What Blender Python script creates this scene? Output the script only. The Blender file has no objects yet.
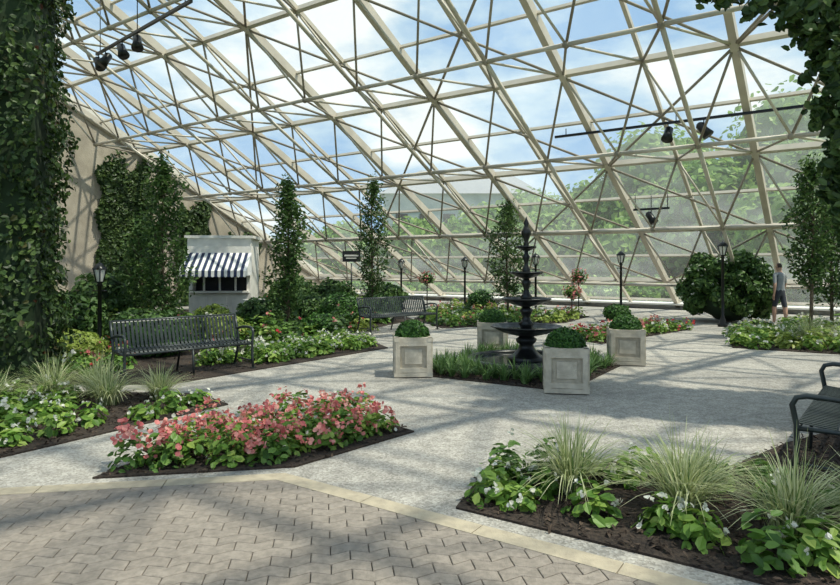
import bpy, bmesh, math, numpy as np
from mathutils import Vector, Matrix
rng = np.random.default_rng(7)
def A(*p): return np.array(p, dtype=float)
def nrm(v):
    v = np.asarray(v, float); return v/(np.linalg.norm(v, axis=-1, keepdims=True)+1e-12)

# ---------------------------------------------------------------- materials
def new_mat(name):
    m = bpy.data.materials.new(name); m.use_nodes = True
    nt = m.node_tree; nt.nodes.clear()
    out = nt.nodes.new('ShaderNodeOutputMaterial')
    return m, nt, out
def ramp(nt, fac, cols):
    r = nt.nodes.new('ShaderNodeValToRGB')
    while len(r.color_ramp.elements) < len(cols): r.color_ramp.elements.new(0.5)
    for e, (p, c) in zip(r.color_ramp.elements, cols):
        e.position = p; e.color = (*c, 1)
    nt.links.new(fac, r.inputs[0]); return r.outputs[0]
def surf(name, c1, c2=None, rough=.6, metal=0, scale=8, bump=0, bscale=None, detail=4, spec=.5, island=0):
    m, nt, out = new_mat(name)
    b = nt.nodes.new('ShaderNodeBsdfPrincipled')
    b.inputs['Roughness'].default_value = rough; b.inputs['Metallic'].default_value = metal
    b.inputs['Specular IOR Level'].default_value = spec
    tc = nt.nodes.new('ShaderNodeTexCoord')
    n = nt.nodes.new('ShaderNodeTexNoise'); n.inputs['Scale'].default_value = scale; n.inputs['Detail'].default_value = detail
    nt.links.new(tc.outputs['Object'], n.inputs['Vector'])
    c2 = c2 or tuple(x*.8 for x in c1)
    col = ramp(nt, n.outputs[0], [(.35, c2), (.65, c1)])
    if island:
        g = nt.nodes.new('ShaderNodeNewGeometry')
        mr = nt.nodes.new('ShaderNodeMapRange'); mr.inputs[3].default_value = 1-island; mr.inputs[4].default_value = 1+island
        nt.links.new(g.outputs['Random Per Island'], mr.inputs[0])
        mx = nt.nodes.new('ShaderNodeVectorMath'); mx.operation = 'SCALE'
        nt.links.new(col, mx.inputs[0]); nt.links.new(mr.outputs[0], mx.inputs['Scale']); col = mx.outputs[0]
    nt.links.new(col, b.inputs['Base Color'])
    if bump:
        n2 = nt.nodes.new('ShaderNodeTexNoise'); n2.inputs['Scale'].default_value = bscale or scale*4; n2.inputs['Detail'].default_value = 5
        nt.links.new(tc.outputs['Object'], n2.inputs['Vector'])
        bp = nt.nodes.new('ShaderNodeBump'); bp.inputs['Strength'].default_value = bump; bp.inputs['Distance'].default_value = .02
        nt.links.new(n2.outputs[0], bp.inputs['Height']); nt.links.new(bp.outputs[0], b.inputs['Normal'])
    nt.links.new(b.outputs[0], out.inputs[0]); return m
def leafm(name, dark, mid, light, tr=.3, rough=.45):
    m, nt, out = new_mat(name)
    g = nt.nodes.new('ShaderNodeNewGeometry')
    col = ramp(nt, g.outputs['Random Per Island'], [(0, dark), (.5, mid), (1, light)])
    b = nt.nodes.new('ShaderNodeBsdfPrincipled'); b.inputs['Roughness'].default_value = rough
    b.inputs['Specular IOR Level'].default_value = .35
    t = nt.nodes.new('ShaderNodeBsdfTranslucent')
    nt.links.new(col, b.inputs['Base Color']); nt.links.new(col, t.inputs[0])
    mx = nt.nodes.new('ShaderNodeMixShader'); mx.inputs[0].default_value = tr
    nt.links.new(b.outputs[0], mx.inputs[1]); nt.links.new(t.outputs[0], mx.inputs[2])
    nt.links.new(mx.outputs[0], out.inputs[0]); return m

M = {}
M['ivy'] = leafm('ivy_leaf', (.015,.035,.01), (.04,.08,.02), (.1,.155,.04), .22)
M['ivyred'] = leafm('ivy_autumn_leaf', (.09,.03,.015), (.05,.06,.02), (.1,.1,.03), .2)
M['tree'] = leafm('ficus_leaf', (.03,.07,.02), (.07,.14,.035), (.15,.24,.07), .35)
M['shrub'] = leafm('shrub_leaf', (.03,.07,.018), (.07,.145,.035), (.14,.24,.06), .3)
M['box'] = leafm('boxwood_leaf', (.02,.065,.015), (.045,.13,.02), (.1,.22,.04), .25)
M['beg'] = leafm('begonia_leaf', (.08,.18,.025), (.17,.31,.05), (.34,.46,.1), .35)
M['begd'] = leafm('begonia_leaf_dark', (.05,.12,.02), (.1,.21,.03), (.19,.33,.07), .3)
M['lime'] = leafm('lime_leaf', (.2,.29,.04), (.3,.39,.08), (.4,.47,.12), .35)
M['lir'] = leafm('liriope_blade', (.05,.11,.03), (.11,.21,.06), (.22,.34,.12), .35)
M['grass'] = leafm('variegated_blade', (.24,.29,.11), (.43,.48,.23), (.68,.69,.44), .35)
M['pink'] = leafm('pink_petal', (.55,.13,.14), (.72,.25,.23), (.82,.45,.38), .35)
M['red'] = leafm('red_petal', (.5,.02,.03), (.65,.05,.07), (.7,.15,.15), .3)
M['white'] = leafm('white_petal', (.6,.6,.5), (.72,.72,.62), (.8,.8,.72), .3)
M['out'] = leafm('outdoor_leaf', (.1,.21,.04), (.2,.35,.07), (.34,.48,.13), .4)
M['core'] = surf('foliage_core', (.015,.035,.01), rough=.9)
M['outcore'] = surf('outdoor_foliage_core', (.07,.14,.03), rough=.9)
M['bark'] = surf('bark', (.2,.15,.1), (.09,.065,.045), .9, scale=20, bump=.5)
M['soil'] = surf('mulch', (.06,.042,.03), (.018,.012,.009), .95, scale=40, bump=1, bscale=70)
M['chip'] = leafm('mulch_chip', (.02,.013,.01), (.05,.035,.025), (.11,.078,.055), 0, .9)
M['edge'] = surf('dark_edging', (.05,.045,.04), rough=.7)
M['slate'] = surf('slate_roof', (.3,.31,.32), rough=.8)
M['iron'] = surf('black_iron', (.02,.022,.022), (.012,.013,.013), .3, .4, scale=10)
M['benchm'] = surf('bench_coating', (.04,.05,.05), (.025,.032,.033), .35, .2, scale=10)
M['beige'] = surf('painted_steel', (.6,.545,.45), (.5,.45,.37), .45, 0, scale=2)
M['beigethin'] = surf('painted_steel_rod', (.34,.295,.23), (.24,.205,.16), .5, 0, scale=2)
M['stone'] = surf('cast_stone', (.6,.54,.43), (.45,.4,.31), .85, scale=9, bump=.3, bscale=60)
M['panel'] = surf('cast_stone_panel', (.5,.45,.35), (.38,.335,.26), .85, scale=9, bump=.3, bscale=60)
M['curb'] = surf('white_concrete', (.82,.8,.74), (.7,.68,.63), .8, scale=4, bump=.2, bscale=60)
M['stucco'] = surf('stucco', (.47,.415,.33), (.33,.29,.23), .9, scale=1.5, bump=.8, bscale=25)
M['joint'] = surf('paver_joint', (.1,.085,.07), rough=.95, scale=30)
M['paver'] = surf('paver', (.315,.272,.228), (.225,.195,.163), .85, scale=25, bump=.5, bscale=120, island=.08)
M['band'] = surf('border_stone', (.47,.405,.295), (.36,.31,.23), .85, scale=14, bump=.3, bscale=90)
M['lawn'] = surf('lawn', (.2,.33,.07), (.12,.22,.04), .9, scale=3)
M['white_paint'] = surf('white_paint', (.85,.82,.75), rough=.6, scale=3)
M['awnw'] = surf('awning_white', (.85,.85,.83), rough=.8)
M['awnb'] = surf('awning_navy', (.02,.035,.09), rough=.8)
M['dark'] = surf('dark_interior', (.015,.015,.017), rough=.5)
M['bluebld'] = surf('bluegrey_cladding', (.33,.37,.4), (.26,.3,.33), .8, scale=1)
M['skin'] = surf('skin', (.6,.36,.26), rough=.5); M['hair'] = surf('hair', (.05,.03,.02), rough=.6)
M['shirt'] = surf('grey_shirt', (.3,.32,.34), rough=.9); M['shorts'] = surf('dark_shorts', (.05,.055,.07), rough=.9)
M['shoe'] = surf('shoe', (.5,.5,.5), rough=.8)

def gravel():
    m, nt, out = new_mat('exposed_aggregate')
    b = nt.nodes.new('ShaderNodeBsdfPrincipled'); b.inputs['Roughness'].default_value = .9
    b.inputs['Specular IOR Level'].default_value = .25
    tc = nt.nodes.new('ShaderNodeTexCoord')
    def noise(s, d=4):
        n = nt.nodes.new('ShaderNodeTexNoise'); n.inputs['Scale'].default_value = s; n.inputs['Detail'].default_value = d
        nt.links.new(tc.outputs['Object'], n.inputs['Vector']); return n.outputs[0]
    v = nt.nodes.new('ShaderNodeTexVoronoi'); v.inputs['Scale'].default_value = 60
    nt.links.new(tc.outputs['Object'], v.inputs['Vector'])
    sep = nt.nodes.new('ShaderNodeSeparateColor'); nt.links.new(v.outputs['Color'], sep.inputs[0])
    c1 = ramp(nt, sep.outputs[0], [(0,(.33,.31,.27)),(.5,(.46,.435,.385)),(1,(.6,.57,.51))])
    c2 = ramp(nt, noise(.6,6), [(.3,(.72,.72,.73)),(.68,(1.0,1.0,1.0))])
    c3 = ramp(nt, noise(7,7), [(.32,(.74,.74,.74)),(.62,(1,1,1))])
    m1 = nt.nodes.new('ShaderNodeMix'); m1.data_type='RGBA'; m1.blend_type='MULTIPLY'; m1.inputs[0].default_value=1
    nt.links.new(c1, m1.inputs[6]); nt.links.new(c2, m1.inputs[7])
    m2 = nt.nodes.new('ShaderNodeMix'); m2.data_type='RGBA'; m2.blend_type='MULTIPLY'; m2.inputs[0].default_value=1
    nt.links.new(m1.outputs[2], m2.inputs[6]); nt.links.new(c3, m2.inputs[7])
    nt.links.new(m2.outputs[2], b.inputs['Base Color'])
    bp = nt.nodes.new('ShaderNodeBump'); bp.inputs['Strength'].default_value=.45; bp.inputs['Distance'].default_value=.01
    nt.links.new(v.outputs['Distance'], bp.inputs['Height']); nt.links.new(bp.outputs[0], b.inputs['Normal'])
    nt.links.new(b.outputs[0], out.inputs[0]); return m
M['gravel'] = gravel()
def glass():
    m, nt, out = new_mat('greenhouse_glass')
    g = nt.nodes.new('ShaderNodeNewGeometry'); tc = nt.nodes.new('ShaderNodeTexCoord')
    n = nt.nodes.new('ShaderNodeTexNoise'); n.inputs['Scale'].default_value = .8; n.inputs['Detail'].default_value = 5
    nt.links.new(tc.outputs['Object'], n.inputs['Vector'])
    a = nt.nodes.new('ShaderNodeMath'); a.operation='MULTIPLY'; nt.links.new(g.outputs['Random Per Island'], a.inputs[0]); nt.links.new(n.outputs[0], a.inputs[1])
    mr = nt.nodes.new('ShaderNodeMapRange'); mr.inputs[1].default_value=0; mr.inputs[2].default_value=.6; mr.inputs[3].default_value=.04; mr.inputs[4].default_value=.24
    nt.links.new(a.outputs[0], mr.inputs[0])
    t = nt.nodes.new('ShaderNodeBsdfTransparent'); t.inputs[0].default_value=(.93,.97,.95,1)
    d = nt.nodes.new('ShaderNodeBsdfTranslucent'); d.inputs[0].default_value=(.8,.84,.8,1)
    gl = nt.nodes.new('ShaderNodeBsdfGlossy'); gl.inputs['Roughness'].default_value=.05; gl.inputs[0].default_value=(.8,.85,.85,1)
    m1 = nt.nodes.new('ShaderNodeMixShader'); nt.links.new(mr.outputs[0], m1.inputs[0]); nt.links.new(t.outputs[0], m1.inputs[1]); nt.links.new(d.outputs[0], m1.inputs[2])
    m2 = nt.nodes.new('ShaderNodeMixShader'); m2.inputs[0].default_value=.04; nt.links.new(m1.outputs[0], m2.inputs[1]); nt.links.new(gl.outputs[0], m2.inputs[2])
    nt.links.new(m2.outputs[0], out.inputs[0]); return m
M['glass'] = glass()
def water():
    m, nt, out = new_mat('water')
    b = nt.nodes.new('ShaderNodeBsdfPrincipled'); b.inputs['Base Color'].default_value=(.02,.03,.03,1); b.inputs['Roughness'].default_value=.06
    n = nt.nodes.new('ShaderNodeTexNoise'); n.inputs['Scale'].default_value=14
    bp = nt.nodes.new('ShaderNodeBump'); bp.inputs['Strength'].default_value=.15
    nt.links.new(n.outputs[0], bp.inputs['Height']); nt.links.new(bp.outputs[0], b.inputs['Normal'])
    nt.links.new(b.outputs[0], out.inputs[0]); return m
M['water'] = water()
def lampglass():
    m, nt, out = new_mat('frosted_lamp_glass')
    b = nt.nodes.new('ShaderNodeBsdfPrincipled'); b.inputs['Base Color'].default_value=(.85,.83,.75,1); b.inputs['Roughness'].default_value=.3
    nt.links.new(b.outputs[0], out.inputs[0]); return m
M['lampglass'] = lampglass()

# ---------------------------------------------------------------- mesh builder
class MB:
    def __init__(s): s.V=[]; s.n=0; s.F=[]; s.mats=[]
    def mi(s, m):
        if m not in s.mats: s.mats.append(m)
        return s.mats.index(m)
    def add(s, v, faces, m, smooth=False):
        v = np.asarray(v, float).reshape(-1,3); i = s.mi(m)
        if isinstance(faces, np.ndarray): s.F.append((faces+s.n, i, smooth))
        else:
            byk = {}
            for f in faces: byk.setdefault(len(f), []).append(f)
            for k, fs in byk.items(): s.F.append((np.array(fs)+s.n, i, smooth))
        s.V.append(v); s.n += len(v)
    def obj(s, name, loc=None, rotz=0, parent=None):
        V = np.concatenate(s.V)
        me = bpy.data.meshes.new(name)
        me.vertices.add(len(V)); me.vertices.foreach_set('co', V.astype(np.float32).ravel())
        li = np.concatenate([f.ravel() for f,_,_ in s.F]); 
        tot = np.concatenate([np.full(len(f), f.shape[1]) for f,_,_ in s.F])
        mi = np.concatenate([np.full(len(f), i) for f,i,_ in s.F]); sm = np.concatenate([np.full(len(f), b) for f,_,b in s.F])
        st = np.concatenate([[0], np.cumsum(tot)[:-1]])
        me.loops.add(len(li)); me.loops.foreach_set('vertex_index', li.astype(np.int32))
        me.polygons.add(len(tot)); me.polygons.foreach_set('loop_start', st.astype(np.int32))
        me.polygons.foreach_set('material_index', mi.astype(np.int32)); me.polygons.foreach_set('use_smooth', sm.astype(bool))
        for m in s.mats: me.materials.append(M[m])
        me.update(calc_edges=True); me.validate()
        o = bpy.data.objects.new(name, me); bpy.context.collection.objects.link(o)
        if loc is not None: o.location = loc
        o.rotation_euler[2] = rotz
        if parent: o.parent = parent
        return o
    def box(s, c, d, m, rz=0):
        x,y,z = np.array(d)/2
        v = np.array([[-x,-y,-z],[x,-y,-z],[x,y,-z],[-x,y,-z],[-x,-y,z],[x,-y,z],[x,y,z],[-x,y,z]])
        if rz:
            c_,s_ = math.cos(rz), math.sin(rz); v = v @ np.array([[c_,s_,0],[-s_,c_,0],[0,0,1]])
        s.add(v+np.array(c), BOXF, m)
    def beam(s, p, q, w, h, up, m):
        p=np.array(p,float); q=np.array(q,float); d=nrm(q-p); r=nrm(np.cross(d,up)); u=np.cross(r,d)
        v=[]
        for e in (p,q):
            for a,b in ((-1,-1),(1,-1),(1,1),(-1,1)): v.append(e+r*a*w/2+u*b*h/2)
        s.add(v, [(0,1,2,3),(7,6,5,4),(0,4,5,1),(1,5,6,2),(2,6,7,3),(3,7,4,0)], m)
    def tube(s, pts, r, m, seg=8, closed=False):
        pts=[np.array(p,float) for p in pts]; n=len(pts); rr = r if hasattr(r,'__len__') else [r]*n
        v=[]; prev=None
        for i,p in enumerate(pts):
            d = nrm(pts[min(i+1,n-1)]-pts[max(i-1,0)])
            a = np.array([0,0,1.]) if prev is None and abs(d[2])<.9 else (np.array([1.,0,0]) if prev is None else prev)
            x = nrm(a-d*np.dot(a,d)); y=np.cross(d,x); prev=x
            for k in range(seg):
                t=2*math.pi*k/seg; v.append(p+rr[i]*(x*math.cos(t)+y*math.sin(t)))
        f=[]
        for i in range(n-1):
            for k in range(seg):
                k2=(k+1)%seg; f.append((i*seg+k,i*seg+k2,(i+1)*seg+k2,(i+1)*seg+k))
        f.append(tuple(range(seg))[::-1]); f.append(tuple(range((n-1)*seg,n*seg)))
        s.add(v,f,m,True)
    def lathe(s, prof, c, m, seg=32, flute=0, nf=12):
        v=[];f=[];n=len(prof)
        for r,z in prof:
            for k in range(seg):
                t=2*math.pi*k/seg; r2=r*(1+flute*math.cos(nf*t)) if flute else r
                v.append((c[0]+r2*math.cos(t), c[1]+r2*math.sin(t), c[2]+z))
        for i in range(n-1):
            for k in range(seg):
                k2=(k+1)%seg; f.append((i*seg+k,i*seg+k2,(i+1)*seg+k2,(i+1)*seg+k))
        s.add(v,f,m,True)
    def prism(s, poly, z0, z1, m, mtop=None):
        n=len(poly); v=[(x,y,z0) for x,y in poly]+[(x,y,z1) for x,y in poly]
        s.add(v,[tuple(range(n))[::-1]]+[(i,(i+1)%n,n+(i+1)%n,n+i) for i in range(n)],m)
        s.add([(x,y,z1) for x,y in poly],[tuple(range(n))],mtop or m)
    def ell(s, c, r, m, nu=14, nv=8, jit=0, zmin=-1):
        v=[];f=[]
        for j in range(nv+1):
            ph=math.pi*j/nv
            for i in range(nu):
                th=2*math.pi*i/nu; k=1+jit*(rng.random()-.5)
                v.append((c[0]+r[0]*k*math.sin(ph)*math.cos(th), c[1]+r[1]*k*math.sin(ph)*math.sin(th), c[2]+r[2]*k*max(math.cos(ph),zmin)))
        for j in range(nv):
            for i in range(nu):
                i2=(i+1)%nu; f.append((j*nu+i,(j+1)*nu+i,(j+1)*nu+i2,j*nu+i2))
        s.add(v,f,m,True)
    def leaves(s, P, N, size, m, w=1.0, T=None):
        n=len(P)
        if n==0: return
        N=nrm(N); R=rng.normal(size=(n,3)) if T is None else T
        T_=nrm(R-N*np.sum(R*N,1,keepdims=True)); B=np.cross(N,T_)
        S=(size*(.7+.6*rng.random(n)))[:,None]
        loc=[(-.5,0,0),(-.22,.3*w,.07),(.18,.26*w,.06),(.5,0,-.06),(.18,-.26*w,.06),(-.22,-.3*w,.07)]
        V=np.stack([P+S*(a*T_+b*B+c*N) for a,b,c in loc],1).reshape(-1,3)
        i=np.arange(n)[:,None]*6
        F=np.concatenate([i+np.array([[0,3,2,1]]), i+np.array([[0,5,4,3]])],0)
        s.add(V,F,m)
    def dome(s, c, r, n, size, m, jit=.5, lo=.7, hi=1.05, full=False, w=1.0, up=.5):
        D=nrm(rng.normal(size=(n,3)))
        if not full: D[:,2]=np.abs(D[:,2])
        k=lo+(hi-lo)*rng.random((n,1))
        P=np.array(c)+D*np.array(r)*k
        N=D+rng.normal(size=(n,3))*jit+np.array([0,0,up])
        s.leaves(P,N,size,m,w)
    def blades(s, c, n, L, spread, width, m, arch=.5, r0=.05):
        ph=rng.random(n)*2*math.pi; D=np.stack([np.cos(ph),np.sin(ph),0*ph],1); W=np.stack([-np.sin(ph),np.cos(ph),0*ph],1)
        l=L*(.55+.45*rng.random(n))[:,None]; sp=spread*(rng.random(n)[:,None])**.7
        b=np.array(c)+D*r0*rng.random((n,1))+ rng.normal(size=(n,3))*np.array([r0/2,r0/2,0])
        K=6; rows=[]
        for k in range(K):
            u=k/(K-1)
            p=b+D*sp*l*u**1.5*1.0; p=p+np.array([0,0,1])*l*(u-arch*sp*u**2.2)
            ww=width*(1-u**2)*.5+.0005
            rows += [p-W*ww, p+W*ww]
        V=np.stack(rows,1).reshape(-1,3); i=np.arange(n)[:,None]*(2*K)
        F=np.concatenate([i+np.array([[2*k,2*k+1,2*k+3,2*k+2]]) for k in range(K-1)],0)
        s.add(V,F,m)
BOXF=[(0,3,2,1),(4,5,6,7),(0,1,5,4),(1,2,6,5),(2,3,7,6),(3,0,4,7)]

def inpoly(x,y,poly):
    c=False; n=len(poly)
    for i in range(n):
        x1,y1=poly[i]; x2,y2=poly[(i+1)%n]
        if (y1>y)!=(y2>y) and x<(x2-x1)*(y-y1)/(y2-y1)+x1: c=not c
    return c
def scatter(poly, dmin, tries=3000, margin=0.0):
    xs=[p[0] for p in poly]; ys=[p[1] for p in poly]; out=[]
    cx,cy=np.mean(xs),np.mean(ys)
    for _ in range(tries):
        x=rng.uniform(min(xs),max(xs)); y=rng.uniform(min(ys),max(ys))
        d=math.hypot(x-cx,y-cy)+1e-6; xx=x+(x-cx)/d*margin; yy=y+(y-cy)/d*margin
        if inpoly(xx,yy,poly) and inpoly(x,y,poly) and all((x-a)**2+(y-b)**2>dmin**2 for a,b in out): out.append((x,y))
    return out
def soil(mb, poly, dens=350):
    mb.prism(poly, 0.0, .016, 'soil', 'soil')
    xs=[p[0] for p in poly]; ys=[p[1] for p in poly]
    area=(max(xs)-min(xs))*(max(ys)-min(ys)); n=int(min(area*dens,9000))
    P=np.stack([rng.uniform(min(xs),max(xs),n),rng.uniform(min(ys),max(ys),n),.018+.02*rng.random(n)],1)
    k=np.array([inpoly(p[0]+rng.normal()*.03,p[1]+rng.normal()*.03,poly) for p in P])
    P=P[k]; mb.leaves(P,rng.normal(size=(len(P),3))*.4+A(0,0,1),.05,'chip',.6)
def begonia(mb, x,y, r=.2,h=.28, n=90, ls=.085, leaf='beg', fl='white', nf=20, fs=.045):
    z=.02
    mb.dome((x,y,z),(r,r,h),n,ls,leaf,jit=.45,lo=.45,hi=1.05,up=.8)
    for _ in range(nf):
        D=nrm(rng.normal(size=3)); D[2]=abs(D[2])*.9+.25; D=nrm(D)
        c=A(x,y,z+.01)+D*A(r,r,h)*rng.uniform(1.0,1.12)
        mb.leaves(c+rng.normal(size=(4,3))*fs*.38,D+rng.normal(size=(4,3))*.8,fs,fl,1.5)

# ---------------------------------------------------------------- layout frame
U=nrm(A(.57,.82,0)); Vd=nrm(A(-.82,.57,0)); B0=A(10,25.625,0)
SL=.51; ZB=-.42
def R(s,t,off=0.0):
    p=B0+Vd*t-U*s; p[2]=ZB+SL*s
    return p-RN*off
up3=nrm(-U+A(0,0,SL)); RN=np.cross(Vd,up3); RN=RN if RN[2]>0 else -RN
TW=16.5; TR=-12.0; S0=1.25; SM=34

mb=MB(); mb.box((0,30,-.16),(240,240,.1),'lawn'); mb.obj('lawn')
c=[B0+Vd*TW-U*.6, B0+Vd*TR-U*.6, B0+Vd*TR-U*36, B0+Vd*TW-U*36]
mb=MB(); mb.prism([(p[0],p[1]) for p in c][::-1], -.1, 0.0,'gravel'); mb.obj('floor')

# pavers --------------------------------------------------------
C0=A(-1.09,5.0); dl=nrm(A(-2.08,-.34)); dr=nrm(A(2.58,-1.73))
def line_pt(d,k): return C0+d*k
bm=bmesh.new()
ang=math.atan2(.34,2.08); ca,sa=math.cos(ang),math.sin(ang)
PW,PH=.225,.1125; 
def tri(x): x=x%1.0; return 4*abs(x-.5)-1
def deform(x,y):
    return x+.010*tri(y/PH+.25), y+.022*tri(x/PW*1.0)
for j in range(-46,6):
    for i in range(-34,26):
        ox=(j%2)*PW/2; x0=i*PW+ox; y0=j*PH
        cx,cy=x0+PW/2,y0+PH/2
        wx=ca*cx-sa*cy+C0[0]; wy=sa*cx+ca*cy+C0[1]
        if wy<.6 or wx<-6.5 or wx>4.5: continue
        if (wy-C0[1])-(wx-C0[0])*(-1.73/2.58)>.3 or (wy-C0[1])-(wx-C0[0])*(.34/2.08)>.3: continue
        out=[]
        for g,z in ((.003,.006),(.003,.018),(.007,.021)):
            ring=[]; xa,xb,ya,yb=x0+g,x0+PW-g,y0+g,y0+PH-g
            for k in range(4): ring.append((xa+(xb-xa)*k/4,ya))
            for k in range(2): ring.append((xb,ya+(yb-ya)*k/2))
            for k in range(4): ring.append((xb-(xb-xa)*k/4,yb))
            for k in range(2): ring.append((xa,yb-(yb-ya)*k/2))
            rv=[]
            for x,y in ring:
                dx,dy=deform(x,y); rv.append(bm.verts.new((ca*dx-sa*dy+C0[0],sa*dx+ca*dy+C0[1],z)))
            out.append(rv)
        n=len(out[0])
        for a in (0,1):
            for k in range(n):
                bm.faces.new((out[a][k],out[a][(k+1)%n],out[a+1][(k+1)%n],out[a+1][k]))
        bm.faces.new(out[2])
BW=.15
nl=A(dl[1],-dl[0]); nl = nl if nl[1]>0 else -nl
nr=A(dr[1],-dr[0]); nr = nr if nr[1]>0 else -nr
for nn in (nl,nr):
    g=bm.verts[:]+bm.edges[:]+bm.faces[:]
    co=C0-nn*BW
    bmesh.ops.bisect_plane(bm,geom=g,plane_co=(co[0],co[1],0),plane_no=(nn[0],nn[1],0),clear_outer=True)
me=bpy.data.meshes.new('paver_patio'); bm.to_mesh(me); bm.free(); me.materials.append(M['paver'])
pav=bpy.data.objects.new('paver_patio',me); bpy.context.collection.objects.link(pav)
mb=MB()
L1=line_pt(dl,5.4); R1=line_pt(dr,6.2)
mb.prism([(C0[0],C0[1]),(L1[0],L1[1]),(L1[0],.6),(R1[0],.6),(R1[0],R1[1])],0.0,.008,'joint'); mb.obj('paver_joint_bed',parent=pav)
mb=MB()
def inter(pa,da,pb,db):
    m_=np.array([da,-db]).T; k=np.linalg.solve(m_,pb-pa); return pa+da*k[0]
ci=inter(C0-nl*BW,dl,C0-nr*BW,dr)
for d,nn in ((dl,nl),(dr,nr)):
    L=6.0; seg=.9; k=0
    while k*seg<L:
        a0,a1=k*seg+(.0 if k==0 else .004),(k+1)*seg-.004
        p0=C0+d*a0; p1=C0+d*a1; q1=C0-nn*BW+d*a1; q0=C0-nn*BW+d*a0
        if k==0: q0=ci
        mb.prism([(p[0],p[1]) for p in (p0,p1,q1,q0)],0,.024,'band'); k+=1
mb.obj('stone_border')

# ---------------------------------------------------------------- flower beds
polyA=[(-2.6,4.92),(-1.05,5.2),(-.06,6.3),(-.5,6.8),(-1.1,6.95),(-2.2,6.0)]
mb=MB(); soil(mb,polyA)
for x,y in scatter([(-2.5,5.1),(-1.3,5.35),(-.25,6.3),(-.6,6.7),(-1.15,6.85),(-2.2,5.95)],.225,2500):
    h=rng.uniform(.22,.36)
    begonia(mb,x,y,.18,h,95,.08,'begd' if rng.random()<.3 else 'beg','pink',int(rng.uniform(13,26)),.044)
    mb.dome((x,y,.05),(.17,.17,h*1.1),4,.035,'white',jit=.9,lo=1,hi=1.12,w=1.5)
mb.obj('pink_begonia_flower_bed')

polyB=[(-4.9,3.6),(-2.33,7.53),(-2.9,8.15),(-5,8.3),(-9,8.3),(-9,3.6)]
mb=MB(); soil(mb,polyB)
edge=[]
for k in range(10):
    u=k/9; edge.append((-4.6+u*2.1+rng.normal()*.05-.17,4.5+u*3.0+rng.normal()*.05))
pts=edge+[(x-.5+rng.normal()*.06,y+.1) for x,y in edge[:7]]+[(x-1.0+rng.normal()*.08,y+.1) for x,y in edge[:8]]+[(x-1.6,y) for x,y in edge]
pts+=scatter([(-5.6,6.8),(-4.4,6.8),(-4.6,8.1),(-5.2,8.1)],.4,300)
for x,y in pts: begonia(mb,x,y,.18,rng.uniform(.15,.29),85,.09,'beg','white',5,.036)
mb.obj('white_begonia_flower_bed')

def grass(x,y,L=.6,n=260,name='ornamental_grass'):
    mb=MB(); mb.blades((0,0,.01),n,L,1.15,.01,'grass',arch=.62,r0=.06); mb.blades((0,0,.01),n//5,L*.8,.9,.009,'lir',arch=.5,r0=.06); mb.obj(name,(x,y,.005))
for x,y,L in ((-4.6,7.75,.74),(-3.75,7.45,.7),(-3.25,7.75,.6),(-4.15,7.95,.7),(-5.1,7.4,.64)): grass(x,y,L,260)

polyD=[(.25,4.32),(.5,5.0),(1.5,5.35),(2.6,5.2),(3.5,5.9),(5.2,6.9),(6,4),(4.2,1.75)]
mb=MB(); soil(mb,polyD)
for x,y in [(.5,4.45),(.6,4.8),(.95,5.0),(.85,4.6),(1.35,5.1),(.75,4.3),(1.6,4.85),(1.15,4.15),(1.5,3.95),(1.72,3.83),(1.8,5.05),(2.2,4.75),(2.2,3.5),(2.45,3.62),(1.98,3.42),(2.6,3.35),(2.45,4.3),(2.95,4.3),(3.1,3.7),(2.65,3.0),(3.0,3.25),(.7,5.0),(2.7,4.85)]:
    begonia(mb,x+rng.normal()*.03,y+rng.normal()*.03,.18,rng.uniform(.15,.3),75,.09,'beg' if rng.random()<.65 else 'begd','white',5,.034)
mb.obj('mixed_begonia_flower_bed')
for x,y,L in ((1.12,4.6,.76),(1.78,4.2,.8),(2.3,3.85,.76),(2.05,4.55,.55),(2.95,3.95,.65)): grass(x,y,L,260)

polyC=[(-3.55,8.8),(-.65,12.65),(-1.0,13.6),(-2.1,14.6),(-1.0,17.2),(-.2,19.2),(-2,27),(-6,27.5),(-15,15),(-15,8.8)]
mb=MB(); soil(mb,polyC,60)
for k in range(60):
    u=rng.random(); w=rng.uniform(.25,1.3); x=-2.9+u*2.2; y=9.9+u*2.9
    x-=.8*w; y+=.56*w
    if not inpoly(x,y,polyC): continue
    if abs((x+3.65)*.71-(y-9.75)*.7)<.45 and abs((x+3.65)*.7+(y-9.75)*.71)<1.15: continue
    begonia(mb,x,y,.24,rng.uniform(.2,.34),80,.1,'beg','white',5,.042)
for x,y in scatter([(-8.5,9.2),(-4.7,9.2),(-5.2,11.5),(-3.2,13.5),(-8,13.5)],.45,900):
    if abs(x+6.5)<1.15 and y<10.2: continue
    begonia(mb,x,y,.26,rng.uniform(.25,.4),80,.11,rng.choice(['beg','lime','begd']),rng.choice(['white','red','pink']),4,.05)
for x,y in scatter([(-8.5,13.5),(-3.0,13.2),(-1.7,14.8),(-1.1,18),(-2.4,25),(-5,25),(-10.2,16.5)],.62,1100):
    if -7<x<-4.7 and 17<y<19.9: continue
    begonia(mb,x,y,.38,rng.uniform(.3,.7),90,.14,rng.choice(['beg','shrub','begd','shrub','lime']),rng.choice(['white','red','pink']),2,.06)
mb.obj('mixed_perennial_flower_bed')

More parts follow.
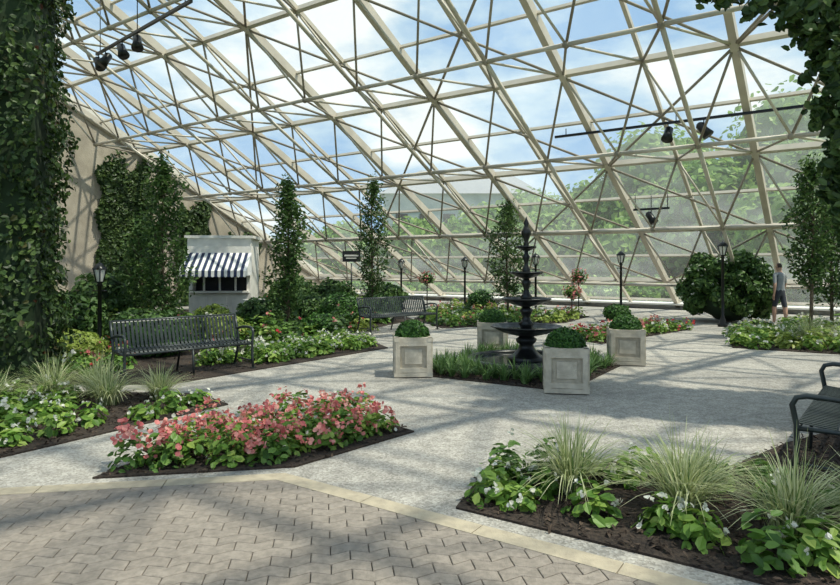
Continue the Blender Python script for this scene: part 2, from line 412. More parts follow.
polyF=[(3.9,13.3),(7.2,16.4),(6.6,17.4),(3.35,14.4)]
mb=MB(); soil(mb,polyF)
for x,y in scatter(polyF,.3,900,.15):
    f=rng.choice(['pink','white','red','pink']); begonia(mb,x,y,.22,.28,60,.1,'beg',f,6,.055)
mb.obj('pink_begonia_flower_bed')
polyG=[(.6,16.6),(4.3,18.2),(5.6,20.5),(1.2,25.0),(-.2,19.4)]
mb=MB(); soil(mb,polyG)
for x,y in scatter(polyG,.38,1100,.15):
    begonia(mb,x,y,.28,rng.uniform(.2,.42),60,.12,rng.choice(['beg','begd','lime','shrub']),rng.choice(['white','white','pink']),2,.06)
mb.obj('white_begonia_flower_bed')
polyE=[(6.4,12.7),(9.4,10.9),(13,14.2),(11.5,16.3),(10.2,16.9),(7.4,14.9)]
mb=MB(); soil(mb,polyE)
for x,y in scatter(polyE,.34,1700,.12):
    begonia(mb,x,y,.26,rng.uniform(.22,.42),80,.12,rng.choice(['beg','beg','lime']),'white',4,.05)
mb.obj('white_begonia_flower_bed')
for x,y,L in ((8.1,13.0,.85),(8.8,12.7,.9),(8.6,13.6,.85)): grass(x,y,L,220)

# fountain bed
PF,PL,PR,PB=A(1.97,8.4),A(-.12,9.6),A(3.55,10.7),A(1.4,12.0)
polyH=[tuple(PF+A(0,-.1)),tuple(PR),tuple(PB),tuple(PL)]
FC=A(1.74,10.15)
mb=MB(); soil(mb,polyH)
for x,y in scatter(polyH,.2,5000,.12):
    if math.hypot(x-FC[0],y-FC[1])<1.0: continue
    if any(abs(x-p[0])<.36 and abs(y-p[1])<.36 for p in (PF,PL,PR,PB)): continue
    mb.blades((x,y,.01),46,rng.uniform(.36,.46),1.05,.02,'lir',arch=.6,r0=.03)
mb.obj('liriope_fountain_bed')

# ---------------------------------------------------------------- fountain
mb=MB(); c=(FC[0],FC[1],0)
mb.lathe([(.98,.0),(.98,.16),(.95,.19),(.88,.19),(.86,.16),(.86,.08),(.2,.07)],c,'iron',48)
mb.lathe([(.86,.14),(.001,.14)],c,'water',48)
def bowl(r,z,dep,wz=.035):
    mb.lathe([(.06,z-dep),(r*.35,z-dep*.93),(r*.7,z-dep*.6),(r*.88,z-dep*.28),(r*.97,z-.03),(r*1.04,z),(r*1.0,z+.012),(r*.95,z-.01),(r*.8,z-dep*.35),(r*.4,z-dep*.7),(.03,z-dep*.75)],c,'iron',64,.018,16)
    mb.lathe([(r*.93,z-wz),(.01,z-wz)],c,'water',32)
mb.lathe([(.3,.14),(.31,.19),(.25,.22),(.2,.26),(.13,.34),(.11,.4),(.16,.45),(.17,.49),(.12,.53),(.09,.58),(.1,.62)],c,'iron',24,.03,8)
bowl(.56,.70,.16)
mb.lathe([(.06,.58),(.1,.7),(.13,.74),(.08,.79),(.06,.85),(.09,.92),(.11,.96),(.07,1.0),(.05,1.05),(.06,1.1)],c,'iron',24,.03,8)
bowl(.39,1.15,.13)
mb.lathe([(.05,1.05),(.08,1.14),(.1,1.18),(.06,1.23),(.04,1.3),(.07,1.38),(.08,1.42),(.05,1.46),(.035,1.52)],c,'iron',24,.03,8)
bowl(.26,1.58,.1,.02)
mb.lathe([(.04,1.5),(.06,1.58),(.07,1.62),(.04,1.67),(.03,1.74),(.055,1.81),(.06,1.84),(.035,1.88),(.03,1.95)],c,'iron',20,.03,8)
bowl(.16,2.0,.07,.015)
mb.lathe([(.03,1.95),(.045,2.02),(.03,2.08),(.05,2.14),(.075,2.2),(.08,2.24),(.05,2.3),(.03,2.34),(.045,2.38),(.02,2.44),(.001,2.5)],c,'iron',20,.06,6)
mb.obj('tiered_fountain')

# ---------------------------------------------------------------- planters
def planter(p, rz):
    mb=MB(); w=.56; h=.58
    mb.box((0,0,.03),(w+.02,w+.02,.06),'stone'); mb.box((0,0,h/2+.0),(w-.07,w-.07,h-.06),'panel'); 
    for a in range(4):
        t=a*math.pi/2; cs,sn=math.cos(t),math.sin(t)
        def T(x,y,z): return (cs*x-sn*y, sn*x+cs*y, z)
        y=-(w-.05)/2-.008
        for x in (-.235,.235): mb.box(T(x,y,.3),(.07,.055,.48) ,'stone',t)
        for z in (.1,.5): mb.box(T(0,y,z),(.41,.05,.07),'stone',t)
        mb.box(T(0,y+.014,.3),(.26,.03,.22),'stone',t)
        mb.box(T(0,-(w/2-.03),h-.02),(w+.03,.07,.06),'stone',t)
    mb.box((0,0,h-.06),(w-.1,w-.1,.04),'soil')
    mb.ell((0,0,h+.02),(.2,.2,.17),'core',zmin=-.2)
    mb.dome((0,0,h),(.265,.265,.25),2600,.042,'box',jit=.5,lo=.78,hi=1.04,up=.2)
    mb.obj('boxwood_planter',(p[0],p[1],0.016),rz)
for p,rz in ((PF,-.16),(PL,.08),(PR,-.2),(PB,-.1)): planter(p,rz)

# ---------------------------------------------------------------- benches
def bench(x,y,face,L=2.0):
    mb=MB(); 
    prof=[(-.27,.385),(-.28,.42),(-.26,.44),(-.1,.425),(.08,.415),(.16,.43),(.2,.47),(.25,.64),(.3,.82),(.325,.855),(.345,.84)]
    n=int(L/.062)
    for i in range(n):
        xx=-L/2+.05+(L-.1)*i/(n-1); w=.019; v=[]
        for (a,b) in prof: v+= [(xx-w,a,b),(xx+w,a,b),(xx+w,a+.003,b-.006),(xx-w,a+.003,b-.006)]
        f=[]
        for k in range(len(prof)-1):
            for e in range(4): f.append((4*k+e,4*k+(e+1)%4,4*k+4+(e+1)%4,4*k+4+e))
        mb.add(v,f,'benchm')
    for a,b in ((-.265,.40),(.17,.42),(.325,.84),(.0,.405)): mb.tube([(-L/2,a,b),(L/2,a,b)],.019,'benchm')
    for xx in (-L/2,L/2):
        mb.tube([(xx,-.3,0),(xx,-.27,.2),(xx,-.27,.42),(xx,-.3,.58),(xx,-.27,.64),(xx,-.2,.66),(xx,0,.655),(xx,.15,.63),(xx,.26,.6)],.022,'benchm')
        mb.tube([(xx,.34,0),(xx,.25,.2),(xx,.19,.42),(xx,.26,.65),(xx,.33,.85)],.022,'benchm')
        mb.tube([(xx,-.27,.40),(xx,.19,.41)],.02,'benchm'); mb.tube([(xx,-.28,.12),(xx,.29,.12)],.012,'benchm')
        for yy in (-.3,.34): mb.box((xx,yy,.008),(.08,.08,.016),'benchm')
    mb.tube([(0,-.29,0),(0,-.27,.4),(0,.18,.41),(0,.33,0)],.018,'benchm')
    rz=math.atan2(face[1],face[0])+math.pi/2
    mb.obj('metal_park_bench',(x,y,.016),rz)
bench(-3.66,9.68,(.7,-.72),2.0)
bench(-.55,15.9,(.62,-.78),2.1)
bench(3.80,5.5,(-.78,.62),2.0)

# ---------------------------------------------------------------- roof space frame
mb=MB(); mg=MB()
PT=3.575; ds=3.25
tk=[-.94+PT*k for k in range(-3,6)]; tk=[t for t in tk if t>TR-.1 and t<TW]
ts=sorted(tk+[TW])
tf=sorted(set([round(x,3) for x in tk]+[round(x+PT/2,3) for x in tk if x+PT/2<TW]+[TW]))
ss=[ds*k for k in range(0,11)]; sf=[ds/2*k for k in range(0,21)]
TSR=[round(x,3) for x in ts]
for t in ts: mb.beam(R(S0,t,.12),R(32.5,t,.12),.15,.23,RN,'beige')
for t in tf:
    if round(t,3) not in TSR: mb.beam(R(S0,t,.08),R(32.5,t,.08),.08,.11,RN,'beige')
for i,s in enumerate(sf):
    if s<S0: continue
    if i%2==0: mb.beam(R(s,tf[0],.1),R(s,TW,.1),.1,.15,RN,'beige')
    else: mb.beam(R(s,tf[0],.05),R(s,TW,.05),.06,.08,RN,'beige')
for a in range(len(ts)-1):
    for b in range(1,len(ss)-1):
        mb.tube([R(ss[b],ts[a],.2),R(ss[b+1],ts[a+1],.2)],.034,'beigethin',6)
        if (a+b)%2: mb.tube([R(ss[b+1],ts[a],.2),R(ss[b],ts[a+1],.2)],.034,'beigethin',6)
D=1.15
nodes={}
for a in range(len(tf)-1):
    for b in range(1,len(ss)-1):
        if tf[a+1]-tf[a]<1: continue
        t=(tf[a]+tf[a+1])/2; s=(ss[b]+ss[b+1])/2; nodes[(a,b)]=R(s,t,D)
        for dt in (0,1):
            for dsx in (0,1): mb.tube([nodes[(a,b)],R(ss[b+dsx],tf[a+dt],.15)],.03,'beigethin' if (dt+dsx)%2 else 'beige',6)
        mb.ell(nodes[(a,b)],(.08,.08,.08),'beigethin',8,6)
for (a,b),p in nodes.items():
    if (a+1,b) in nodes: mb.tube([p,nodes[(a+1,b)]],.05,'beige',6)
    if (a,b+1) in nodes and a%2==0: mb.tube([p,nodes[(a,b+1)]],.05,'beige',6)
for a in range(len(tf)-1):
    for b in range(len(sf)-1):
        s0=max(sf[b],S0); 
        if sf[b+1]<=S0: continue
        q=[R(s0,tf[a]),R(s0,tf[a+1]),R(sf[b+1],tf[a+1]),R(sf[b+1],tf[a])]
        mg.add(q,[(0,1,2,3)],'glass')
roof=mb.obj('ceiling'); mg.obj('glass_panes',parent=roof)
Q0=B0-U*1.15
mb=MB(); mb.beam(Q0+Vd*TR+A(0,0,.08),Q0+Vd*TW+A(0,0,.08),.5,.22,(0,0,1),'curb'); mb.beam(Q0+Vd*TR+A(0,0,.2)-U*.25,Q0+Vd*TW+A(0,0,.2)-U*.25,1.1,.06,(0,0,1),'curb'); mb.obj('trim_sill')
mb=MB(); mb.beam(B0+U*1.6+Vd*(TR-4)+A(0,0,-.09),B0+U*1.6+Vd*(TW+8)+A(0,0,-.09),4.2,.06,(0,0,1),'curb'); mb.obj('outdoor_path')

# left wall
mb=MB()
def wp(s,z,o=0): 
    p=B0+Vd*(TW+.02+o)-U*s; return (p[0],p[1],z)
v=[wp(.8,-.1),wp(33.5,-.1),wp(33.5,ZB+SL*33.5+.1),wp(.8,.1),wp(.8,-.1,.3),wp(33.5,-.1,.3),wp(33.5,ZB+SL*33.5+.1,.3),wp(.8,.1,.3)]
mb.add(v,[(0,1,2,3),(7,6,5,4),(0,4,5,1),(1,5,6,2),(2,6,7,3),(3,7,4,0)],'stucco'); mb.obj('wall_left')
mb=MB(); mb.beam(wp(1.2,.2,-.06),wp(32.5,ZB+SL*32.5,-.06),.14,.34,(0,0,1),'beige'); mb.obj('trim_wall_cap')

def wall_ivy(s0,s1,z1,n,name='climbing_ivy'):
    mb=MB()
    s=rng.uniform(s0,s1,n); zt=z1*(1+.06*np.sin(s*5)+.04*rng.normal(size=n)); z=rng.random(n)*zt
    s=s+.12*np.sin(z*4)*(1); o=-.06-.28*rng.random(n)**1.0*(.6+.4*np.sin(s*3+z*2))
    P=B0+Vd*(TW)*1.0+ Vd*o[:,None]-U*s[:,None]; P[:,2]=z
    mb.leaves(P,-Vd+rng.normal(size=(n,3))*.45+A(0,0,.3),.17,'ivy')
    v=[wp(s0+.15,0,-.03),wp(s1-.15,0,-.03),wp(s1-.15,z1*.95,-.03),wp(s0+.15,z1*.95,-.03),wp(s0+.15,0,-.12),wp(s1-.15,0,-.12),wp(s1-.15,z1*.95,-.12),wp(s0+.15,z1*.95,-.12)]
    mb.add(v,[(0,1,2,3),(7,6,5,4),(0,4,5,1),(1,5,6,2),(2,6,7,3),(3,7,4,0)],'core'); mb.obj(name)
wall_ivy(12.6,14.7,5.4,8500); wall_ivy(9.9,11.4,4.1,5500); wall_ivy(7.3,9.0,2.9,4000)

def ivycol(x,y,w,h,n,name,rz,z0=0,size=.12):
    mb=MB(); mb.box((0,0,h/2),(w-.3,w-.3,h),'stucco')
    face=rng.integers(0,4,n); a=rng.uniform(-.5,.5,n)*w; z=rng.random(n)*h
    bulge=.09*np.sin(z*2.1+face*2)+.07*np.sin(a*7+z*5)+.05*np.sin(z*9)
    o=w/2-.1+.26*rng.random(n)+bulge
    th=face*math.pi/2; nx,ny=np.cos(th),np.sin(th)
    P=np.stack([nx*o-ny*a,ny*o+nx*a,z],1); N=np.stack([nx,ny,0*nx],1)
    N=N+rng.normal(size=(n,3))*.55+A(0,0,.35)
    k=rng.random(n)<.06
    mb.leaves(P[~k],N[~k],size,'ivy'); mb.leaves(P[k],N[k],size,'ivyred')
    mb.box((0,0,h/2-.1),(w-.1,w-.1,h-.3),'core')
    for i in range(34):
        th=rng.random()*6.28; zz=rng.uniform(2,h); q=A(math.cos(th),math.sin(th),0)*w*.66
        m_=50; L=rng.uniform(.5,1.6); u=rng.random(m_)
        P=q+A(0,0,zz)+np.stack([u*0,u*0,-u*L],1)+rng.normal(size=(m_,3))*.05
        mb.leaves(P,nrm(q)+rng.normal(size=(m_,3))*.6,size*.9,'ivy')
    return mb.obj(name,(x,y,z0),rz)
ivycol(-6.45,9.35,1.5,9.0,17000,'ivy_covered_column',.35,.0,.1)
ivycol(5.75,6.6,1.4,8.6,9000,'ivy_covered_column',.5,.0,.12)
mb=MB()
def cluster(c,r,n,size=.12,m='ivy'): mb.dome(c,r,n,size,m,jit=.8,lo=.1,hi=1,full=True,up=.2)
for (x,y,z,L) in [(4.15,6.4,4.2,1.1),(4.0,6.5,4.5,.9),(4.3,6.3,4.0,1.5),(4.34,6.3,4.0,2.2),(3.9,6.4,4.6,.7),(3.5,6.5,4.6,.35),(3.1,6.6,4.7,.3),(4.1,6.2,4.4,.85),(4.3,6.3,3.6,1.7),(4.38,6.35,3.4,1.6),(4.2,6.35,3.4,1.0)]:
    m_=int(L*150); u=rng.random(m_)
    P=A(x,y,z)+np.stack([.12*np.sin(u*5+x*9),.1*np.cos(u*4),-u*L],1)+rng.normal(size=(m_,3))*.08*(1.15-u[:,None])
    mb.leaves(P,A(-.3,-1,.4)+rng.normal(size=(m_,3))*.6,.12,'ivy')
for c,r,n in (((4.5,6.5,4.5),(.7,.5,.6),800),((4.0,6.5,4.75),(.7,.4,.35),500),((3.3,6.6,4.72),(.6,.3,.2),260),((5,6.5,3.6),(.4,.5,1.2),700)): cluster(c,r,n)
mb.tube([(5.4,6.6,4.9),(4.6,6.5,4.85),(3.8,6.5,4.8),(2.9,6.6,4.78)],.03,'bark')
mb.obj('hanging_vine')

# ---------------------------------------------------------------- trees & shrubs
def tree(x,y,h,w,n=5200,z0=.0,zb=.7,name='columnar_fig_tree',size=.1):
    mb=MB(); lean=rng.normal(size=2)*.05
    mb.tube([(0,0,0),(lean[0]*.5,lean[1]*.5,h*.3),(lean[0],lean[1],h*.65),(lean[0]*.5,0,h*.95)],[.045,.035,.022,.008],'bark')
    nc=40
    for i in range(nc):
        u=(i+.5)/nc; z=zb+(h-zb)*u
        rad=w*.5*(math.sin(math.pi*min(1,(u*.9+.12)))**.6)*rng.uniform(.35,1.15); th=i*2.4+rng.random()
        p=A(rad*math.cos(th)*.85,rad*math.sin(th)*.85,z)
        mb.tube([(lean[0]*u,lean[1]*u,z-.3),p*.7+A(0,0,z*.3-.06),p+A(0,0,.12)],[.012,.009,.004],'bark',5)
        m_=n//nc; q=p+rng.normal(size=(m_,3))*A(w*.1,w*.1,.15)
        mb.leaves(q,rng.normal(size=(m_,3))*.6+A(0,0,.7),size,'tree',.8)
    m_=n//12; q=A(0,0,h-.15)+rng.normal(size=(m_,3))*A(.06,.06,.18); mb.leaves(q,rng.normal(size=(m_,3)),size*.8,'tree',.7)
    mb.obj(name,(x,y,z0))
tree(-5.75,13.9,3.9,1.15,3800); tree(-3.2,15,3.6,.95,3200); tree(-1.5,20,4.35,1.05,3000); tree(2.85,20.0,3.6,1.25,3000)
tree(8.75,13.9,3.9,1.0,3000,zb=1.3); tree(9.9,14.9,3.3,1.1,2800,zb=.9); tree(-6.9,15.4,2.6,1.0,2400)
def shrub(x,y,r,h,n,m='shrub',size=.1,name='rounded_shrub',fl=None,z0=.0):
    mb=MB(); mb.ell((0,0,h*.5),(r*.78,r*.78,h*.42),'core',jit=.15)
    D=nrm(rng.normal(size=(n,3))); k=(.78+.26*rng.random((n,1)))*(1+.12*np.sin(D[:,:1]*7+x)*np.sin(D[:,2:]*6+y))
    P=A(0,0,h*.5)+D*A(r,r,h*.5)*k; P[:,2]=np.maximum(P[:,2],.03)
    mb.leaves(P,D+rng.normal(size=(n,3))*.5+A(0,0,.3),size,m)
    mb.obj(name,(x,y,z0))
# loose multi-lobed rhododendron
mb=MB()
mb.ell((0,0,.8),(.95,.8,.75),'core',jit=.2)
for k in range(5): mb.tube([(rng.normal()*.1,rng.normal()*.1,0),(math.cos(k*1.3)*.6,math.sin(k*1.3)*.5,1.2)],[.04,.015],'bark')
for i in range(24):
    th=i*2.4; u=(i+.5)/24; z=.35+1.5*u; rr=1.0*math.sqrt(max(.08,1-((z-.85)/1.25)**2))
    c_=A(rr*math.cos(th),rr*.85*math.sin(th),z); q=rng.uniform(.3,.46)
    mb.ell(c_,(q*.6,q*.6,q*.5),'core',8,6); mb.dome(c_,(q,q,q*.8),330,.15,'shrub',jit=.6,lo=.6,hi=1.1,full=True,up=.4)
    if rng.random()<.6: mb.dome(c_,(q,q,q*.8),8,.08,'white',jit=.6,lo=1,hi=1.1,full=False,w=1.4)
mb.obj('rhododendron_bush',(9.2,18.6,0))
for a in [(-6.3,11.2,.55,.5,1800,'lime',.08),(-4.9,11.6,.6,.55,1800,'box',.07),(-5.6,12.6,.7,.8,1800,'shrub',.1),(-4.2,13.4,.5,.6,1500,'lime',.08),
          (-7.2,12.8,.7,1.1,2000,'shrub',.12),(-8.5,13.5,.8,1.3,2200,'tree',.12),(-2.15,16.6,.55,.95,2200,'box',.07),(-3.1,17.2,.6,.9,1800,'shrub',.1),
          (-4.2,16.2,.6,.85,1800,'shrub',.1),(-2.4,14.9,.4,.55,1400,'box',.07),(-1.2,18.6,.6,.8,1500,'shrub',.1),(-4.0,19,.7,1.2,1800,'tree',.12),
          (-5.2,15.5,.5,.7,1500,'lime',.09),(-3.0,21.5,.8,1.2,1800,'shrub',.12),(-1.3,23.5,.8,1.0,1800,'shrub',.12),(2.2,22.5,.5,.8,1300,'box',.09),
          (-8.1,15.9,.8,1.5,2200,'tree',.13),(-9.5,14.7,.8,1.3,2000,'shrub',.13),(-7.9,10.9,.6,.9,1800,'shrub',.1),(11.3,14.2,.9,1.3,2200,'shrub',.13),(6.0,18.9,.4,.5,1200,'box',.08),
          (-4.6,22.5,.9,1.3,1800,'tree',.13),(-6.8,21,1,1.5,2000,'shrub',.14),(-9.2,17.6,.8,1.2,1800,'lime',.1)]:
    shrub(*a)

# ---------------------------------------------------------------- lamps
def lamp(x,y,h):
    mb=MB(); 
    mb.lathe([(.001,0),(.13,0),(.13,.06),(.1,.1),(.075,.2),(.055,.25),(.04,.3),(.036,h-.46),(.06,h-.44),(.04,h-.41),(.07,h-.37)],(0,0,0),'iron',16)
    mb.lathe([(.07,h-.37),(.12,h-.14),(.12,h-.13)],(0,0,0),'lampglass',6)
    mb.lathe([(.15,h-.14),(.145,h-.11),(.06,h-.03),(.02,h-.01),(.001,h+.04)],(0,0,0),'iron',6)
    for k in range(6):
        t=k*math.pi/3; mb.tube([(.072*math.cos(t),.072*math.sin(t),h-.38),(.125*math.cos(t),.125*math.sin(t),h-.13)],.012,'iron',4)
    mb.tube([(-.14,0,h-.55),(.14,0,h-.55)],.014,'iron',6)
    mb.obj('street_lamp',(x,y,.0))
for a in ((6.45,19.9,2.15),(1.65,22.8,2.0),(-.72,23.8,1.95),(8.35,17.1,2.35),(-6.2,12.0,1.75),(3.9,20.9,2.1),(-4.3,20.2,1.9)): lamp(*a)

def basket(x,y,z):
    mb=MB(); mb.tube([(0,0,0),(0,0,z-.2)],.02,'iron',8); mb.lathe([(.001,.0),(.14,.0),(.1,.04),(.02,.06)],(0,0,0),'iron',16)
    mb.lathe([(.02,z-.22),(.12,z-.18),(.2,z-.05),(.21,z)],(0,0,0),'edge',20)
    mb.dome((0,0,z-.03),(.3,.3,.24),260,.08,'begd',jit=.7,lo=.4,full=True); mb.dome((0,0,z),(.3,.3,.24),80,.07,'pink',jit=.9,lo=.9,hi=1.1,full=True,w=1.4)
    mb.obj('flower_basket_stand',(x,y,0))
basket(.25,21.8,1.25); basket(5.35,20.9,1.35); basket(4.9,20.0,.85)

# ---------------------------------------------------------------- track lights
def rail(p,q,us,name):
    mb=MB(); p=np.array(p);q=np.array(q); mb.beam(p,q,.06,.06,(0,0,1),'iron')
    for u in (.05,.5,.95):
        a=p+(q-p)*u; s=np.dot((B0-a)*A(1,1,0),U); mb.tube([a,A(a[0],a[1],ZB+SL*s-.15)],.012,'iron',6)
    for u,tx in us:
        a=p+(q-p)*u; mb.tube([a,a-A(0,0,.2)],.015,'iron',6)
        d=nrm(A(tx,-.4,-.75)); c_=a-A(0,0,.26)
        mb.tube([c_-d*.2,c_-d*.15,c_+d*.02,c_+d*.17],[.06,.1,.1,.135],'iron',14)
        mb.tube([c_+d*.165,c_+d*.168],[.12,.12],'dark',14)
    mb.obj(name)
rail((3.54,16.25,5.05),(8.46,12.8,5.05),((.47,-.3),(.6,.4)),'track_light_rail')
rail((-8.45,16.2,7.2),(-4.5,12.2,6.9),((.03,.5),(.12,-.3),(.33,.4),(.5,.2)),'track_light_rail')
rail((6.2,18.0,3.3),(7.0,17.4,3.3),((.5,.3),),'track_light_rail')

# ---------------------------------------------------------------- kiosk with awning
mb=MB()
W=1.75; X0=-W/2
mb.box((0,.7,.02),(W+.1,1.5,.1),'curb')
mb.box((-W/2+.05,.7,1.25),(.1,1.4,2.4),'white_paint'); mb.box((W/2-.05,.7,1.25),(.1,1.4,2.4),'white_paint'); mb.box((0,1.38,1.25),(W,.06,2.4),'white_paint')
mb.box((0,0.03,.45),(W,.08,.8),'white_paint'); mb.box((0,0.02,2.25),(W+.06,.12,.5),'white_paint'); mb.box((0,.7,2.5),(W+.2,1.6,.08),'white_paint')
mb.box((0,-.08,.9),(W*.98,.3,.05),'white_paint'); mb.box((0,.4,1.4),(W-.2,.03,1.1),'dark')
for x in (-.45,0,.45): mb.box((x,.03,1.4),(.05,.05,1.1),'white_paint')
for x in (-.56,0,.56): mb.box((x,-.02,.47),(.4,.03,.55),'curb')
ns=21
for i in range(ns):
    xa=X0-.05+(W+.1)*i/ns; xb=X0-.05+(W+.1)*(i+1)/ns; m_='awnw' if i%2==0 else 'awnb'
    mb.add([(xa,-.03,2.04),(xb,-.03,2.04),(xb,-.8,1.52),(xa,-.8,1.52),(xb,-.81,1.36),((xa+xb)/2,-.81,1.33),(xa,-.81,1.36)],[(0,3,2,1),(3,6,5,4,2)],m_)
for sx in (X0-.05,-X0+.05): mb.add([(sx,-.03,2.04),(sx,-.8,1.52),(sx,-.8,1.38),(sx,-.03,1.38)],[(0,1,2,3)],'awnw')
mb.obj('striped_awning_kiosk',(-5.85,18.1,.02),.08)
mb=MB(); mb.lathe([(.001,.72),(.32,.72),(.32,.75),(.001,.75)],(0,0,0),'white_paint',24); mb.tube([(0,0,0),(0,0,.73)],.03,'iron'); mb.lathe([(.001,0),(.2,0),(.18,.03),(.001,.04)],(0,0,0),'iron',16); mb.obj('cafe_table',(-4.5,16.9,.016))
mb=MB(); mb.tube([(0,0,0),(0,0,1.75)],.025,'iron'); mb.box((0,0,2.0),(.65,.05,.4),'dark'); mb.box((0,-.03,2.03),(.5,.02,.06),'white_paint'); mb.box((0,-.03,1.93),(.38,.02,.04),'white_paint'); mb.lathe([(.001,0),(.15,0),(.1,.05),(.02,.06)],(0,0,0),'iron',16); mb.obj('sign_post',(-2.5,22.6,.016))

# ---------------------------------------------------------------- outside
mb=MB()
mb.box((4.5,75,4.8),(17,14,9.8),'bluebld'); mb.add([(-4.5,67.5,9.5),(13.5,67.5,9.5),(10,74,13),(0,74,13),(13.5,82.5,9.5),(-4.5,82.5,9.5)],[(0,1,2,3),(1,4,2),(3,2,4,5),(0,3,5)],'slate')
for i in range(6):
    mb.box((-2+i*2.6,67.98,6.5),(1.3,.1,1.6),'dark')
mb.obj('neighbouring_building')
def outtree(x,y,r,h,n=2600):
    mb=MB(); mb.tube([(0,0,0),(0,0,h*.5)],[.25,.15],'bark')
    for i in range(5):
        c_=A(rng.normal()*r*.4,rng.normal()*r*.4,h*(.35+.12*i)); rr=r*rng.uniform(.5,.8)
        mb.ell(c_,(rr*.85,rr*.85,rr*.75),'outcore',jit=.15); mb.dome(c_,(rr,rr,rr*.9),n//5,.42,'out',jit=.6,lo=.85,hi=1.15,full=True,up=.3)
    mb.obj('outdoor_tree',(x,y,-.11))
for x,y,r,h in [(14,33,3,6.5),(17,31,3.2,7.2),(21,28,3.5,8),(26,28,3.5,9),(11,36,3,5.5),(8,39,3,5),(4,41,3,4.6),(-1,44,3,4.2),(30,25,4,9),(15,39,4,9),(21,38,4.5,11),(28,38,5,12),(35,30,5,11),(33,20,4,9),(21,23,2.5,6),(17,26,2.4,4.8),(-6,46,3,4),(10,45,4,7),(24,20,3,7),(18,43,4,11)]: outtree(x,y,r,h)
mb=MB(); 
for i in range(20): 
    p=B0+U*4.9+Vd*(-12+i*1.7); p[2]=.4; mb.ell(p,(1.1,1.1,.5),'outcore'); mb.dome(p,(1.3,1.3,.8),420,.25,'out',full=True,lo=.85,hi=1.1)
mb.obj('outdoor_hedge')

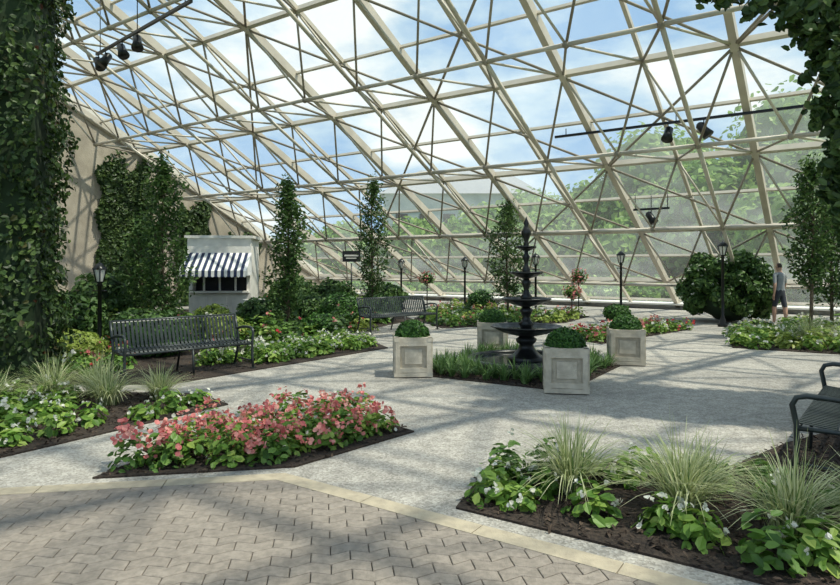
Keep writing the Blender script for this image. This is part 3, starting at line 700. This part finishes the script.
# ---------------------------------------------------------------- person (walking away, seen from behind)
def person(x,y,rz):
    V=[];E=[];Rd=[]
    def add(p,r,par=None):
        V.append(p);Rd.append(r); i=len(V)-1
        if par is not None: E.append((par,i))
        return i
    pel=add((0,0,.95),(.15,.11)); wa=add((0,0,1.1),(.14,.1),pel); ch=add((0,-.01,1.3),(.17,.115),wa); sh=add((0,0,1.43),(.12,.08),ch)
    nk=add((0,.01,1.52),(.055,.055),sh); hd=add((0,.02,1.6),(.075,.085),nk); hd2=add((0,.02,1.7),(.08,.095),hd); add((0,.02,1.76),(.05,.06),hd2)
    for sx,st in ((-1,.10),(1,-.10)):
        hip=add((sx*.09,0,.88),(.095,.1),pel); kn=add((sx*.1,st*.9,.5),(.062,.065),hip); cf=add((sx*.1,st*.9-.01,.36),(.058,.062),kn); an=add((sx*.1,st*1.2-.03,.09),(.036,.04),cf)
        hl=add((sx*.1,st*1.2,.045),(.04,.04),an); add((sx*.105,st*1.2+.17,.03),(.035,.028),hl)
        s1=add((sx*.18,0,1.42),(.062,.06),sh); el=add((sx*.24,-.02-st*.5,1.14),(.042,.042),s1); wr=add((sx*.25,.05-st,.9),(.026,.028),el)
        pm=add((sx*.25,.065-st,.83),(.02,.036),wr)
        for k,(dy,l) in enumerate(((-.028,.075),(-.009,.085),(.01,.08),(.028,.062))):
            a=add((sx*.25,.07-st+dy,.79),(.008,.009),pm); b=add((sx*.245,.072-st+dy,.79-l*.5),(.008,.008),a); add((sx*.235,.075-st+dy,.79-l),(.007,.007),b)
        a=add((sx*.235,.1-st,.84),(.009,.009),pm); add((sx*.228,.115-st,.79),(.008,.008),a)
    me=bpy.data.meshes.new('tmp'); me.from_pydata(V,E,[]); o=bpy.data.objects.new('tmp',me); bpy.context.collection.objects.link(o)
    md=o.modifiers.new('sk','SKIN'); md.use_smooth_shade=True
    for i,s in enumerate(me.skin_vertices[0].data): s.radius=Rd[i]; s.use_root=(i==0)
    o.modifiers.new('ss','SUBSURF').levels=2; o.modifiers['ss'].render_levels=2
    dg=bpy.context.evaluated_depsgraph_get(); m2=bpy.data.meshes.new_from_object(o.evaluated_get(dg)); bpy.data.objects.remove(o)
    for k in ('skin','shorts','shirt','hair','shoe'): m2.materials.append(M[k])
    for p in m2.polygons:
        c=p.center; z=c.z; ax=abs(c.x); k=0
        if z<.08: k=4
        elif .52<z<.98 and ax<.21: k=1
        elif .98<=z<1.49: k=2 if (ax<.21 or z>1.2) else 0
        elif z>1.62 and (c.y<.03 or z>1.72): k=3
        p.material_index=k; p.use_smooth=True
    po=bpy.data.objects.new('person',m2); bpy.context.collection.objects.link(po); po.location=(x,y,.0); po.rotation_euler[2]=rz
    mb=MB(); mb.ell((0,.115,1.63),(.012,.02,.02),'skin'); 
    for sx in (-1,1): mb.ell((sx*.08,.02,1.64),(.012,.02,.032),'skin'); mb.ell((sx*.03,.1,1.655),(.011,.008,.008),'dark')
    mb.ell((0,.103,1.59),(.022,.006,.005),'red'); mb.obj('face',parent=po)
person(10.15,17.5,.3)

# ---------------------------------------------------------------- light / world / camera
w=bpy.data.worlds.new('sky'); bpy.context.scene.world=w; w.use_nodes=True; nt=w.node_tree; nt.nodes.clear()
out=nt.nodes.new('ShaderNodeOutputWorld'); bg=nt.nodes.new('ShaderNodeBackground'); tc=nt.nodes.new('ShaderNodeTexCoord')
mp=nt.nodes.new('ShaderNodeMapping'); mp.inputs['Scale'].default_value=(1,1,2.2); nt.links.new(tc.outputs['Generated'],mp.inputs[0])
n=nt.nodes.new('ShaderNodeTexNoise'); n.inputs['Scale'].default_value=3.4; n.inputs['Detail'].default_value=8; n.inputs['Roughness'].default_value=.55; nt.links.new(mp.outputs[0],n.inputs['Vector'])
col=ramp(nt,n.outputs[0],[(.43,(.26,.43,.66)),(.52,(.45,.59,.72)),(.63,(.8,.82,.82))])
nt.links.new(col,bg.inputs[0]); bg.inputs[1].default_value=1.3; nt.links.new(bg.outputs[0],out.inputs[0])
sun=bpy.data.lights.new('sun','SUN'); sun.energy=5.2; sun.angle=math.radians(1.2); sun.color=(1,.93,.8)
so=bpy.data.objects.new('sun',sun); bpy.context.collection.objects.link(so)
d=Vector((-.5,.22,-1)); so.rotation_euler=d.to_track_quat('-Z','Y').to_euler(); so.location=(5,0,20)
cam=bpy.data.cameras.new('camera'); co=bpy.data.objects.new('camera',cam); bpy.context.collection.objects.link(co)
co.location=(0,0,1.7); co.rotation_euler=(math.pi/2,0,0); cam.sensor_width=36; cam.lens=26.57; cam.shift_y=-27.5/840; cam.clip_end=400
bpy.context.scene.camera=co
bpy.context.scene.view_settings.view_transform='Standard'
